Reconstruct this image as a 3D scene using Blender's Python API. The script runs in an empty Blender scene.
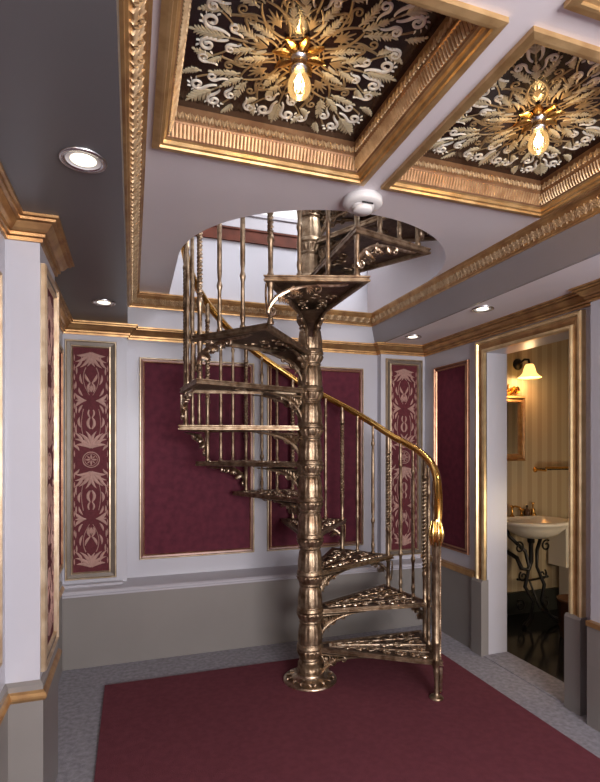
import bpy, math, random
from math import sin, cos, pi, radians as R
random.seed(7)
S = bpy.context.scene
COL = S.collection

# ------------------------------------------------------------------ camera, world, lights, exposure
cam = bpy.data.cameras.new('camera'); cam_o = bpy.data.objects.new('camera', cam); COL.objects.link(cam_o)
cam_o.location = (0, 0, 1.45)
cam_o.rotation_euler = (pi/2, 0, -math.atan(168/505.0))
cam.sensor_fit = 'HORIZONTAL'; cam.sensor_width = 36.0; cam.lens = 36.0*505/600
cam.shift_y = 56/600.0
cam.clip_start = 0.02
S.camera = cam_o
W = bpy.data.worlds.new('world'); S.world = W; W.use_nodes = True
W.node_tree.nodes['Background'].inputs[0].default_value = (0.8, 0.82, 1, 1)
W.node_tree.nodes['Background'].inputs[1].default_value = 0.25
S.view_settings.view_transform = 'Standard'; S.view_settings.look = 'None'
S.view_settings.gamma = 1.0; S.view_settings.use_curve_mapping = False
S.view_settings.exposure = 0.70

def light(name, kind, loc, energy, color=(1, 1, 1), size=None, size_y=None, rot=None, spot=None, blend=.6):
    l = bpy.data.lights.new(name, kind); l.energy = energy; l.color = color
    if kind == 'AREA':
        l.shape = 'RECTANGLE'; l.size = size; l.size_y = size_y or size
    elif size is not None: l.shadow_soft_size = size
    if spot: l.spot_size = R(spot); l.spot_blend = blend
    o = bpy.data.objects.new(name, l); COL.objects.link(o); o.location = loc
    if rot: o.rotation_euler = rot
    return o
# key area light added behind the camera, before an added window
light('added_rear_key', 'AREA', (1.15, -2.1, 1.45), 125, (1.0, 0.975, 0.96), 1.9, 1.5, (R(101), 0, 0))
# unseen area light placed above the upper landing
light('landing_area_light', 'AREA', (2.35, 1.9, 5.0), 120, (0.95, 0.97, 1.0), 1.6, 1.4, (R(18), R(14), 0))

# ------------------------------------------------------------------ materials
def mat(name, col, rough=.5, metal=0., noise=0., nscale=8., bump=0., bscale=60., col2=None, spec=.5, coat=0.):
    m = bpy.data.materials.new(name); m.use_nodes = True
    nt = m.node_tree; b = nt.nodes['Principled BSDF']
    b.inputs['Roughness'].default_value = rough; b.inputs['Metallic'].default_value = metal
    b.inputs['Specular IOR Level'].default_value = spec
    b.inputs['Coat Weight'].default_value = coat; b.inputs['Coat Roughness'].default_value = .08
    tc = nt.nodes.new('ShaderNodeTexCoord')
    n = nt.nodes.new('ShaderNodeTexNoise'); n.inputs['Scale'].default_value = nscale; n.inputs['Detail'].default_value = 5
    nt.links.new(tc.outputs['Object'], n.inputs['Vector'])
    mx = nt.nodes.new('ShaderNodeMix'); mx.data_type = 'RGBA'
    c2 = col2 or tuple(c*(1-noise) for c in col)
    mx.inputs[6].default_value = (*col, 1); mx.inputs[7].default_value = (*c2, 1)
    rp = nt.nodes.new('ShaderNodeMapRange'); rp.inputs[1].default_value = .35; rp.inputs[2].default_value = .65
    nt.links.new(n.outputs['Fac'], rp.inputs[0]); nt.links.new(rp.outputs[0], mx.inputs[0])
    nt.links.new(mx.outputs[2], b.inputs['Base Color'])
    if bump:
        n2 = nt.nodes.new('ShaderNodeTexNoise'); n2.inputs['Scale'].default_value = bscale; n2.inputs['Detail'].default_value = 4
        nt.links.new(tc.outputs['Object'], n2.inputs['Vector'])
        bp = nt.nodes.new('ShaderNodeBump'); bp.inputs['Strength'].default_value = bump; bp.inputs['Distance'].default_value = .01
        nt.links.new(n2.outputs['Fac'], bp.inputs['Height']); nt.links.new(bp.outputs[0], b.inputs['Normal'])
    return m
def emit(name, col, strength):
    m = bpy.data.materials.new(name); m.use_nodes = True
    b = m.node_tree.nodes['Principled BSDF']; b.inputs['Base Color'].default_value = (*col, 1)
    b.inputs['Emission Color'].default_value = (*col, 1); b.inputs['Emission Strength'].default_value = strength
    return m
def thin_glass(name, tint=(1, 1, 1), gl=.12):
    m = bpy.data.materials.new(name); m.use_nodes = True; nt = m.node_tree
    nt.nodes.clear(); o = nt.nodes.new('ShaderNodeOutputMaterial')
    t = nt.nodes.new('ShaderNodeBsdfTransparent'); t.inputs[0].default_value = (*tint, 1)
    g = nt.nodes.new('ShaderNodeBsdfGlossy'); g.inputs['Roughness'].default_value = .03
    lw = nt.nodes.new('ShaderNodeLayerWeight'); lw.inputs[0].default_value = gl+.25
    mx = nt.nodes.new('ShaderNodeMixShader')
    nt.links.new(lw.outputs['Fresnel'], mx.inputs[0]); nt.links.new(t.outputs[0], mx.inputs[1]); nt.links.new(g.outputs[0], mx.inputs[2])
    nt.links.new(mx.outputs[0], o.inputs[0])
    return m

M = {}
M['lavender'] = mat('lavender_paint', (.435, .425, .475), .3, noise=.03, nscale=3)
M['ceil'] = mat('lavender_ceiling_paint', (.70, .65, .68), .3, noise=.04, nscale=3)
M['soffit_shade'] = mat('soffit_painted_shade', (.11, .105, .11), .35, noise=.06, nscale=3)  # shade on the left soffit, put into its base colour
M['fascia'] = mat('mid_grey_fascia', (.25, .225, .235), .25, noise=.05, nscale=3)  # darker grey than the adjoining right soffit
M['wains'] = mat('taupe_grey_paint', (.205, .185, .175), .34, noise=.05, nscale=3)
M['ledge'] = mat('silver_grey_ledge', (.40, .38, .42), .35, noise=.05)
M['white'] = mat('white_paint', (.8, .8, .8), .5)
M['carpet'] = mat('grey_carpet_pile', (.33, .315, .355), .95, noise=.3, nscale=38, bump=.5, bscale=240, spec=.1)
M['rug'] = mat('maroon_carpet_pile', (.150, .042, .056), .95, noise=.15, nscale=30, bump=.5, bscale=260, spec=.1)
M['red'] = mat('maroon_damask_fabric', (.105, .019, .033), .7, col2=(.075, .014, .025), nscale=20, bump=.1, bscale=200, spec=.12)
M['mahog'] = mat('red_brown_lacquer', (.13, .042, .026), .3, .2, noise=.3)
M['taupe'] = mat('taupe_frame_paint', (.135, .105, .085), .4, .2, noise=.2)
M['lip'] = mat('gilded_lip', (.66, .45, .22), .34, .7, col2=(.46, .28, .12), nscale=14)
M['darkred'] = mat('maroon_brocade_ground', (.105, .02, .026), .7, noise=.25, nscale=60, spec=.2)
M['pink'] = mat('tan_pink_brocade', (.36, .20, .165), .6, noise=.2, nscale=60)
M['gold'] = mat('gilded_wood', (.52, .315, .135), .36, .7, col2=(.34, .18, .08), nscale=14)
M['giltbrown'] = mat('brown_gilded_wood', (.33, .185, .095), .4, .6, col2=(.22, .11, .055), nscale=14)
M['goldpale'] = mat('pale_gilding', (.80, .62, .36), .32, .75, col2=(.62, .45, .24), nscale=14)
M['copper'] = mat('reddish_gilding', (.46, .255, .155), .34, .75, col2=(.30, .14, .08), nscale=14)
M['champ'] = mat('champagne_gilding', (.54, .43, .31), .34, .7, col2=(.38, .28, .18), nscale=14)
M['carved'] = mat('carved_gilding', (.60, .44, .27), .42, .5, col2=(.40, .26, .14), nscale=30)
M['bronze'] = mat('antique_bronze', (.40, .30, .205), .40, .92, col2=(.16, .10, .06), nscale=22, bump=.18, bscale=120)
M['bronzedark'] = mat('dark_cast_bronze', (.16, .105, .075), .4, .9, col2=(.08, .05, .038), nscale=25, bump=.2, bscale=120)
M['silverbr'] = mat('worn_silvery_bronze', (.56, .45, .34), .32, 1., col2=(.30, .20, .13), nscale=40)
M['brass'] = mat('polished_brass', (.72, .43, .13), .24, 1., col2=(.58, .31, .08), nscale=10)
M['brassb'] = mat('bright_brass_leaf', (.95, .68, .26), .2, 1., noise=.2, nscale=30)
M['lacquer'] = mat('dark_brown_lacquer', (.022, .010, .009), .16, noise=.2, spec=.5)
M['cream'] = mat('cream_plaster_scrollwork', (.50, .44, .30), .5, noise=.2, nscale=40)
M['ivory'] = mat('ivory_scrollwork', (.72, .70, .63), .45, noise=.1, nscale=40)
M['ochre'] = mat('gilt_scrollwork', (.27, .19, .095), .5, .1, noise=.2, nscale=40)
M['wood'] = mat('red_brown_wood', (.12, .030, .016), .6, noise=.4, nscale=12, spec=.2)
M['plastic'] = mat('white_plastic', (.72, .70, .70), .4)
M['black'] = mat('black_plastic', (.012, .012, .014), .35)
M['porcelain'] = mat('white_porcelain', (.75, .70, .62), .12)
M['iron'] = mat('black_cast_iron', (.02, .018, .018), .3, .6, noise=.3)
M['tile'] = mat('black_polished_floor', (.012, .011, .012), .12, noise=.3, nscale=4)
M['dgreen'] = mat('dark_green_baseboard', (.022, .024, .02), .4)
M['brown'] = mat('brown_lacquered_metal', (.10, .045, .025), .25, .3)
M['mirror'] = mat('mirror_glass', (.75, .75, .75), .03, 1.)
M['chrome'] = mat('brushed_steel', (.6, .6, .62), .25, 1.)
M['glass'] = thin_glass('clear_glass')
def glowing_glass():
    m = thin_glass('lit_bulb_glass', (1, .92, .78)); nt = m.node_tree
    e = nt.nodes.new('ShaderNodeEmission'); e.inputs[0].default_value = (1, .62, .24, 1); e.inputs[1].default_value = .12
    ad = nt.nodes.new('ShaderNodeAddShader'); o = [n for n in nt.nodes if n.type == 'OUTPUT_MATERIAL'][0]
    src = o.inputs[0].links[0].from_socket
    nt.links.new(src, ad.inputs[0]); nt.links.new(e.outputs[0], ad.inputs[1]); nt.links.new(ad.outputs[0], o.inputs[0]); return m
M['amber'] = glowing_glass()
M['filament'] = emit('glowing_filament', (1, .66, .28), 30)
M['canlamp'] = emit('recessed_lamp_face', (1, .90, .70), 1.7)
M['shade'] = emit('lit_glass_shade', (1, .58, .17), 1.25)
# striped bathroom wallpaper
def wallpaper():
    m = mat('striped_wallpaper', (.42, .34, .21), .6)
    nt = m.node_tree; b = nt.nodes['Principled BSDF']
    tc = nt.nodes.new('ShaderNodeTexCoord'); sp = nt.nodes.new('ShaderNodeSeparateXYZ')
    nt.links.new(tc.outputs['Object'], sp.inputs[0])
    ad = nt.nodes.new('ShaderNodeMath'); ad.operation = 'ADD'; nt.links.new(sp.outputs[0], ad.inputs[0]); nt.links.new(sp.outputs[1], ad.inputs[1])
    ml = nt.nodes.new('ShaderNodeMath'); ml.operation = 'MULTIPLY'; ml.inputs[1].default_value = 2*pi/.11; nt.links.new(ad.outputs[0], ml.inputs[0])
    sn = nt.nodes.new('ShaderNodeMath'); sn.operation = 'SINE'; nt.links.new(ml.outputs[0], sn.inputs[0])
    rp = nt.nodes.new('ShaderNodeValToRGB'); rp.color_ramp.elements[0].color = (.36, .28, .18, 1); rp.color_ramp.elements[1].color = (.46, .38, .26, 1)
    rp.color_ramp.elements[0].position = .40; rp.color_ramp.elements[1].position = .52
    e = rp.color_ramp.elements.new(.8); e.color = (.43, .35, .23, 1)
    mr = nt.nodes.new('ShaderNodeMapRange'); mr.inputs[1].default_value = -1; nt.links.new(sn.outputs[0], mr.inputs[0])
    nt.links.new(mr.outputs[0], rp.inputs[0]); nt.links.new(rp.outputs[0], b.inputs['Base Color'])
    return m
M['paper'] = wallpaper()

# ------------------------------------------------------------------ mesh helpers
class MB:
    def __init__(s): s.v = []; s.f = []; s.sm = []; s.mi = []; s.m = 0
    def use(s, i): s.m = i; return s
    def add(s, vs, fs, smooth=False):
        o = len(s.v); s.v += [tuple(p) for p in vs]; s.f += [tuple(i+o for i in f) for f in fs]; s.sm += [smooth]*len(fs); s.mi += [s.m]*len(fs); return s
    def box(s, x0, x1, y0, y1, z0, z1):
        return s.add([(x0,y0,z0),(x1,y0,z0),(x1,y1,z0),(x0,y1,z0),(x0,y0,z1),(x1,y0,z1),(x1,y1,z1),(x0,y1,z1)],
                     [(0,3,2,1),(4,5,6,7),(0,1,5,4),(1,2,6,5),(2,3,7,6),(3,0,4,7)])
    def prism(s, poly, h0, h1, mp=lambda u, v, w: (u, v, w)):
        n = len(poly)
        vs = [mp(u, v, h0) for u, v in poly]+[mp(u, v, h1) for u, v in poly]
        return s.add(vs, [tuple(range(n-1, -1, -1)), tuple(range(n, 2*n))]+[(i, (i+1) % n, n+(i+1) % n, n+i) for i in range(n)])
    def grid(s, rows, closed=True, cap0=False, cap1=False, smooth=True):
        n = len(rows[0]); vs = [p for r in rows for p in r]; fs = []
        for j in range(len(rows)-1):
            for i in range(n if closed else n-1):
                k = (i+1) % n; fs.append((j*n+i, j*n+k, (j+1)*n+k, (j+1)*n+i))
        s.add(vs, fs, smooth)
        if cap0: s.add(rows[0], [tuple(range(n-1, -1, -1))])
        if cap1: s.add(rows[-1], [tuple(range(n))])
        return s
    def lathe(s, prof, c=(0, 0, 0), n=24, flute=0, axis='z', cap=True):
        """prof: (r, z) or (r, z, flute amplitude)"""
        rows = []
        for p in prof:
            r, z = p[0], p[1]; am = p[2] if len(p) > 2 else 0
            row = []
            for i in range(n):
                t = 2*pi*i/n; rr = r*(1+am*cos(flute*t))
                q = (rr*cos(t), rr*sin(t), z)
                if axis == 'y': q = (q[0], -q[2], q[1])
                if axis == 'x': q = (q[2], q[1], -q[0])
                row.append((c[0]+q[0], c[1]+q[1], c[2]+q[2]))
            rows.append(row)
        return s.grid(rows, True, cap, cap)
    def tube(s, pts, rad, n=8, sx=1., sy=1., cap=True):
        from mathutils import Vector
        P = [Vector(p) for p in pts]; rows = []; up = Vector((0, 0, 1)); prev = None
        for i, p in enumerate(P):
            t = (P[min(i+1, len(P)-1)]-P[max(i-1, 0)]).normalized()
            if prev is None:
                a = up.cross(t)
                if a.length < .1: a = Vector((1, 0, 0)).cross(t)
            else: a = prev-t*prev.dot(t)
            a.normalize(); prev = a; b = t.cross(a)
            r = rad[i] if isinstance(rad, (list, tuple)) else rad
            rows.append([tuple(p+a*(r*sx*cos(2*pi*k/n))+b*(r*sy*sin(2*pi*k/n))) for k in range(n)])
        return s.grid(rows, True, cap, cap)
    def sweep(s, path, prof, closed, mp):
        """mitred moulding: path in a plane (left side = inwards), prof = (inward offset, height)"""
        n = len(path); rows = []
        def nrm(a, b):
            dx, dy = b[0]-a[0], b[1]-a[1]; l = math.hypot(dx, dy); return (-dy/l, dx/l)
        for i in range(n):
            if closed: n0 = nrm(path[i-1], path[i]); n1 = nrm(path[i], path[(i+1) % n])
            else:
                n0 = nrm(path[max(i-1, 0)], path[max(i, 1)]); n1 = nrm(path[min(i, n-2)], path[min(i+1, n-1)])
            d = 1+n0[0]*n1[0]+n0[1]*n1[1]; m = ((n0[0]+n1[0])/d, (n0[1]+n1[1])/d)
            rows.append([mp(path[i][0]+m[0]*o, path[i][1]+m[1]*o, h) for o, h in prof])
        if closed: rows.append(rows[0])
        return s.grid(rows, False, smooth=False)
    def ribbon(s, pts, ws, mp, h=.004):
        """carved ribbon with a raised spine"""
        rows = []; n = len(pts)
        for i in range(n):
            a = pts[max(i-1, 0)]; b = pts[min(i+1, n-1)]; dx, dy = b[0]-a[0], b[1]-a[1]; l = math.hypot(dx, dy) or 1
            w = ws[i]/2; nx, ny = -dy/l*w, dx/l*w; x, y = pts[i]
            rows.append([mp(x+nx, y+ny, 0), mp(x+nx*.75, y+ny*.75, h*.7), mp(x, y, h), mp(x-nx*.75, y-ny*.75, h*.7), mp(x-nx, y-ny, 0)])
        return s.grid(rows, False, smooth=False)
    def build(s, name, m, parent=None, loc=None):
        me = bpy.data.meshes.new(name); me.from_pydata(s.v, [], s.f); me.update()
        me.polygons.foreach_set('use_smooth', s.sm)
        for q in (m if isinstance(m, (list, tuple)) else [m]): me.materials.append(q if not isinstance(q, str) else M[q])
        me.polygons.foreach_set('material_index', s.mi)
        import bmesh
        bm = bmesh.new(); bm.from_mesh(me); bmesh.ops.recalc_face_normals(bm, faces=bm.faces); bm.to_mesh(me); bm.free()
        o = bpy.data.objects.new(name, me); COL.objects.link(o)
        if parent: o.parent = parent
        if loc: o.location = loc
        return o
def tag(o, label=None, cat=None, group=None, kind=None):
    for k, v in (('label', label), ('category', cat), ('group', group), ('kind', kind)):
        if v: o[k] = v
    return o
def thing(name, label, cat, loc=(0, 0, 0), group=None):
    o = bpy.data.objects.new(name, None); COL.objects.link(o); o.location = loc; o.empty_display_size = .1
    return tag(o, label, cat, group)
def struct(name, mb, m, label=None, cat=None): return tag(mb.build(name, m), label, cat, kind='structure')
def rel(o, c): return lambda u, v, w: None

# ------------------------------------------------------------------ 2D ornament vocabulary (pts, widths)
def spiral(cx, cy, r0, a0, turns=1.4, d=1, w0=.014, w1=.006, n=22, tail=.22):
    pts = []; ws = []
    for i in range(n):
        t = i/(n-1); r = r0*(1-(1-tail)*t**.8); a = a0+d*2*pi*turns*t
        pts.append((cx+r*cos(a), cy+r*sin(a))); ws.append(w0*(1-t)+w1*t+(w0*.5 if i >= n-3 else 0))
    return [(pts, ws)]
def bez(p0, p1, p2, w0, w1, n=12, wm=None):
    pts = []; ws = []
    for i in range(n):
        t = i/(n-1)
        pts.append(((1-t)**2*p0[0]+2*t*(1-t)*p1[0]+t*t*p2[0], (1-t)**2*p0[1]+2*t*(1-t)*p1[1]+t*t*p2[1]))
        w = w0*(1-t)+w1*t
        if wm: w += (wm-(w0+w1)/2)*sin(pi*t)
        ws.append(w)
    return [(pts, ws)]
def petal(x, y, a, l, w, bend=0.):
    ex, ey = x+l*cos(a), y+l*sin(a); mx, my = x+.5*l*cos(a)-bend*l*sin(a), y+.5*l*sin(a)+bend*l*cos(a)
    return bez((x, y), (mx, my), (ex, ey), w*.25, w*.1, 8, w)
def palmette(x, y, a, l, n=7, spread=1.2, w=None):
    out = []; w = w or l*.13
    for i in range(n):
        k = (i-(n-1)/2)/((n-1)/2); out += petal(x, y, a+k*spread, l*(1-.35*abs(k)), w, -.18*k)
    return out
def acanthus(x, y, a, l, w, n=5, bend=0.):
    n += 2
    """leaf with a spine and side lobes"""
    out = []; sp = bez((x, y), (x+.5*l*cos(a)-bend*l*sin(a), y+.5*l*sin(a)+bend*l*cos(a)), (x+l*cos(a), y+l*sin(a)), w*.22, w*.08, 14)
    out += sp; pts = sp[0][0]
    for i in range(n):
        j = 1+int(i*11/n); p = pts[j]; q = pts[j+1]; aa = math.atan2(q[1]-p[1], q[0]-p[0])
        s = w*(.95-.55*i/n)
        for d in (1, -1): out += petal(p[0], p[1], aa+d*.85, s*.8, s*.24, -.25*d)
    return out
def mirror(rs): return [([(x, -y) for x, y in p], w) for p, w in rs]
def rot(rs, a, dx=0, dy=0): return [([(x*cos(a)-y*sin(a)+dx, x*sin(a)+y*cos(a)+dy) for x, y in p], w) for p, w in rs]
def both(rs): return rs+mirror(rs)
def ribbons(rs, mp, h=.004, mb=None):
    mb = mb or MB()
    for p, w in rs: mb.ribbon(p, w, mp, h)
    return mb

# ------------------------------------------------------------------ room dimensions
YB, YP, YW = 3.77, 3.705, 3.59        # back wall, its corner pilasters, wainscot front
XL, XR, XRW = -.44, 2.34, 2.31       # side walls, right wainscot front
Z0, Z1, ZC, ZF = 2.29, 2.535, 2.215, 2.93   # soffit, coffered ceiling, crown underside, upper floor
YN = -2.3                            # wall behind the camera
CX, CY = 1.047, 2.95                 # stair axis
HX, HR, HY = 1.045, .795, 2.925       # well opening

# ------------------------------------------------------------------ structure
struct('floor', MB().box(-.6, 2.513, YN-.1, 3.8, -.1, 0), 'carpet', 'grey carpet border floor around the maroon carpet')
b = MB().box(-.7, 3.2, YB, YB+.12, -.1, 3.0)
struct('wall_back', b, 'lavender')
struct('wall_left', MB().box(XL-.12, XL, YN, YB, -.1, 2.55).box(XL, -.325, 2.09, 2.47, 0, Z0), 'lavender')
b = MB().box(XR, XR+.165, 2.93, YB, -.1, 2.55).box(XR, XR+.165, YN, 2.195, -.1, 2.55).box(XR, XR+.165, 2.195, 2.93, 2.115, 2.55)
b.box(2.28, XR, YN, 2.03, 0, Z0)
struct('wall_right', b, 'lavender')
b = MB().box(XL, .15, YN-.12, YN, 0, 2.6).box(2.15, XR, YN-.12, YN, 0, 2.6).box(.15, 2.15, YN-.12, YN, 0, .75).box(.15, 2.15, YN-.12, YN, 2.35, 2.6)
struct('wall_rear', b, 'lavender')
b = MB()
for x in (.15, .8, 1.45, 2.1): b.box(x, x+.05, YN-.09, YN-.04, .75, 2.35)
for z in (.75, 1.5, 2.3): b.box(.15, 2.15, YN-.09, YN-.04, z, z+.05)
struct('added_window_1', b, 'white')  # unseen window added to go with the rear key light
# corner pilasters of the back wall
struct('trim_1', MB().box(XL, -.033, YP, YB+.01, 0, Z0+.02), 'lavender', 'left corner pilaster of the back wall')
struct('trim_2', MB().box(1.93, XR, YP, YB+.01, 0, Z0+.02), 'lavender', 'right corner pilaster of the back wall')

# ceiling slab with the coffers and the stair well cut out of it
XA, XB = -.028, 1.885
b = MB()
b.box(XA, XB, YN, .14, Z1, ZF)
b.box(XA, 1.009, .14, .955, Z1, ZF).box(1.825, XB, .14, .955, Z1, ZF)
b.box(XA, XB, .955, 1.055, Z1, ZF)
b.box(XA, .08, 1.055, 1.875, Z1, ZF).box(.89, .99, 1.055, 1.875, Z1, ZF).box(1.807, XB, 1.055, 1.875, Z1, ZF)
NA = 30
arcL = [(HX-HR*sin(t), HY-HR*cos(t)) for t in [i*pi/2/NA for i in range(NA+1)]]
for sgn, xe in ((1, XA), (-1, XB)):
    arc = [(HX-sgn*(HX-x), y) for x, y in arcL]
    xw = arc[-1][0]
    rows_b = []
    for i in range(NA):
        (x0, y0), (x1, y1) = arc[i], arc[i+1]
        b.prism([(x0, 1.875), (x0, y0), (x1, y1), (x1, 1.875)], Z1, ZF)
    b.prism([(xw, 1.875), (xw, YB), (xe, YB), (xe, 1.875)], Z1, ZF)
struct('ceiling', b, 'ceil', 'lavender coffered ceiling with the stair well opening')
struct('trim_3', MB().box(XL, XA, YN, YB, Z0, Z1+.05), 'soffit_shade', 'dropped soffit along the left wall, its shade painted dark')
b = MB().prism([(1.93, Z1+.05), (1.93, Z0), (XR, Z0), (XR, Z1+.05)], YN, YB, lambda u, v, w: (u, w, v))
struct('trim_4', b, 'ceil', 'lavender dropped soffit along the right wall')
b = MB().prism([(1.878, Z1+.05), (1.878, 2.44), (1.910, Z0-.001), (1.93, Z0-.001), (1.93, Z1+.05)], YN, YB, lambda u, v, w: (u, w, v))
struct('trim_13', b, 'fascia', 'grey sloping fascia under the right hand cornice')

# crown moulding round the room, stepping round every pilaster
crown_path = [(2.28, YN), (2.28, 2.03), (XR, 2.03), (XR, YP), (1.93, YP), (1.93, YB), (-.033, YB), (-.033, YP), (XL, YP), (XL, 2.47), (-.325, 2.47), (-.325, 2.09), (XL, 2.09), (XL, YN)]
prof = [(0, ZC-.006), (.010, ZC-.006), (.012, ZC+.006), (.008, ZC+.009), (.020, ZC+.010), (.022, ZC+.020), (.016, ZC+.023), (.024, ZC+.025), (.034, ZC+.032), (.044, ZC+.046), (.048, ZC+.052), (.042, ZC+.054), (.060, ZC+.055), (.062, ZC+.063), (.056, ZC+.065), (.072, ZC+.066), (.073, Z0), (0, Z0)]
struct('trim_5', MB().sweep(crown_path, prof, False, lambda u, v, w: (u, v, w)), 'gold', 'stepped gilded crown moulding under the soffits')

# carved cornice along the edge of the coffered ceiling
def carved_cornice():
    path = [(1.878, YN), (1.878, YB), (XA, YB), (XA, YN)]
    zb = 2.44
    pr = [(0, zb), (.010, zb), (.012, zb+.008), (.020, zb+.012), (.024, zb+.020), (.056, zb+.064), (.060, zb+.070), (.066, zb+.074), (.070, zb+.082), (.076, zb+.086), (.076, Z1), (0, Z1)]
    sq = lambda u: 1.878-(1.878-u)*.5 if u > 1.75 else u     # the right hand run is shallower
    m = MB().sweep(path, pr, False, lambda u, v, w: (sq(u), v, w))
    o = struct('trim_6', m, 'gold', 'carved gilded cornice round the coffered ceiling')
    c = MB()
    segs = [((1.878, 0.4), (0, 1), 3.33), ((1.878-.04, YB), (-1, 0), 1.83), ((XA, YB-.04), (0, -1), 3.6)]
    for (sx, sy), (dx, dy), L in segs:
        n = int(L/.033); nx, ny = -dy, dx
        for i in range(n):
            s0 = (i+.5)*L/n; x, y = sx+dx*s0, sy+dy*s0
            def mp(u, v, w):
                p = .040+v*.59+w*.81; return (sq(x+dx*u+nx*p) if dy > 0 else x+dx*u+nx*p, y+dy*u+ny*p, zb+.042+v*.81-w*.59)
            rs = petal(0, -.026, pi/2, .052, .015)+petal(.003, -.022, .8, .030, .011, .2)+petal(-.003, -.022, pi-.8, .030, .011, -.2)+petal(.004, .0, .9, .026, .009, .2)+petal(-.004, .0, pi-.9, .026, .009, -.2)
            if i % 2: rs = [([(u, -v) for u, v in p], w) for p, w in rs]
            ribbons(rs, mp, .008, c)
    k = c.build('carved_leaf_band', 'carved', o)
carved_cornice()

# wainscots, ledge, rails, plinths
b = MB().box(-.44, XR, YW, YB, 0, .47)
struct('baseboard_back', b, 'wains', 'grey wainscot box below the back wall')
b = MB().prism([(YW-.012, .47), (YB, .47), (YB, .525), (YW+.02, .512), (YW-.008, .508), (YW-.018, .498), (YW-.018, .488), (YW-.006, .480)], XL, XRW, lambda u, v, w: (w, u, v))
struct('trim_7', b, 'ledge', 'silvery ledge on top of the back wainscot')
b = MB().prism([(YW+.06, .53), (YP, .53), (YP, .50), (YW+.06, .50)], XL, -.06, lambda u, v, w: (w, u, v)) 
struct('trim_8', b, 'ledge', 'deeper ledge block below the left corner pilaster')
# left wall wainscot follows the pilaster
lp = [(XL, YW), (XL, 2.47), (-.325, 2.47), (-.325, 2.09), (XL, 2.09), (XL, YN)]
b = MB().sweep(lp, [(0, 0), (.012, 0), (.012, .572), (0, .585)], False, lambda u, v, w: (u, v, w))
struct('baseboard_left', b, 'wains', 'grey wainscot below the left wall')
b = MB().sweep(lp, [(.012, .512), (.020, .516), (.026, .526), (.026, .534), (.020, .544), (.014, .550), (.012, .552)], False, lambda u, v, w: (u, v, w))
struct('trim_9', b, 'gold', 'gilded chair rail along the left wall')
b = MB().box(XRW, XR, 3.02, YP, 0, .52).box(2.255, XR, YN, 2.03, 0, .52)
struct('baseboard_right', b, 'wains', 'grey wainscot below the right wall')
b = MB().box(XRW-.012, XR, 3.02, YP, .52, .545).box(XRW-.006, XR, 3.02, YP, .545, .56).box(2.245, XR, YN, 2.03, .52, .545)
struct('trim_10', b, 'gold', 'gilded chair rail along the right wall')

# doorway casing
def doorway():
    j = MB().box(XR-.005, XR+.17, 2.92, 2.935, 0, 2.12).box(XR-.005, XR+.17, 2.19, 2.205, 0, 2.12).box(XR-.005, XR+.17, 2.19, 2.935, 2.105, 2.12)
    d = struct('door_1', j, 'lavender', 'open doorway to the washroom')
    path = [(2.92, .52), (2.92, 2.105), (2.205, 2.105), (2.205, .52)]
    pr = [(0, 0), (-.0, .024), (-.010, .030), (-.020, .030), (-.026, .016), (-.062, .020), (-.068, .034), (-.082, .036), (-.090, .030), (-.092, 0)]
    mp = lambda u, v, w: (XR-w, u, v)
    m = MB().sweep(path, [(o, h) for o, h in pr], False, mp)
    m.build('gilded_casing', 'goldpale', d)
    m = MB().sweep(path, [(-.027, .0165), (-.044, .024), (-.061, .0205)], False, mp)
    m.build('casing_panel', 'gold', d)
    for y0, y1 in ((2.915, 3.025), (2.105, 2.21)):
        q = MB().box(XR-.05, XR+.01, y0, y1, 0, .51).prism([(XR-.05, .51), (XR+.01, .51), (XR+.01, .525), (XR-.04, .525)], y0, y1, lambda u, v, w: (u, w, v))
        q.build('casing_plinth', 'wains', d)
    MB().box(XR-.03, XR+.175, 2.205, 2.92, 0, .006).build('threshold', 'carpet', d)
doorway()

# upper landing seen through the well
b = MB().box(-1.2, 3.2, YB, YB+.12, 3.1, 5.2).box(-1.3, -1.2, .4, YB, 2.93, 5.2).box(3.2, 3.3, .4, YB, 2.93, 5.2).box(-1.3, 3.3, .3, .4, 2.93, 5.2).box(-1.3, 3.3, .3, YB+.12, 5.2, 5.3)
struct('wall_upper', b, 'white', 'white walls of the upper landing')
struct('trim_11', MB().box(-1.2, 3.2, YB-.02, YB+.1, 3.0, 3.10).box(-1.2, 3.2, YB-.028, YB, 3.085, 3.10), 'wood', 'red brown wooden trim at the upper landing')
struct('trim_14', MB().box(-1.2, 3.2, YB-.012, YB+.1, 3.10, 3.20).box(-1.2, 3.2, YB-.024, YB+.1, 3.20, 3.225), 'ledge', 'pale base moulding above the wooden trim upstairs')
struct('trim_12', MB().box(-1.2, XA, .4, YB, ZF-.03, ZF).box(XB, 3.2, .4, YB, ZF-.03, ZF), 'wood', 'wooden floor of the upper landing')

# ------------------------------------------------------------------ the maroon carpet
b = MB().prism([(-.155, YN+.1), (2.05, YN+.1), (2.05, 3.265), (-.155, 3.265)], 0, .012)
tag(b.build('carpet_inset', 'rug'), 'large plain maroon carpet laid on the grey carpet under the spiral stair', 'carpet')

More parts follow.
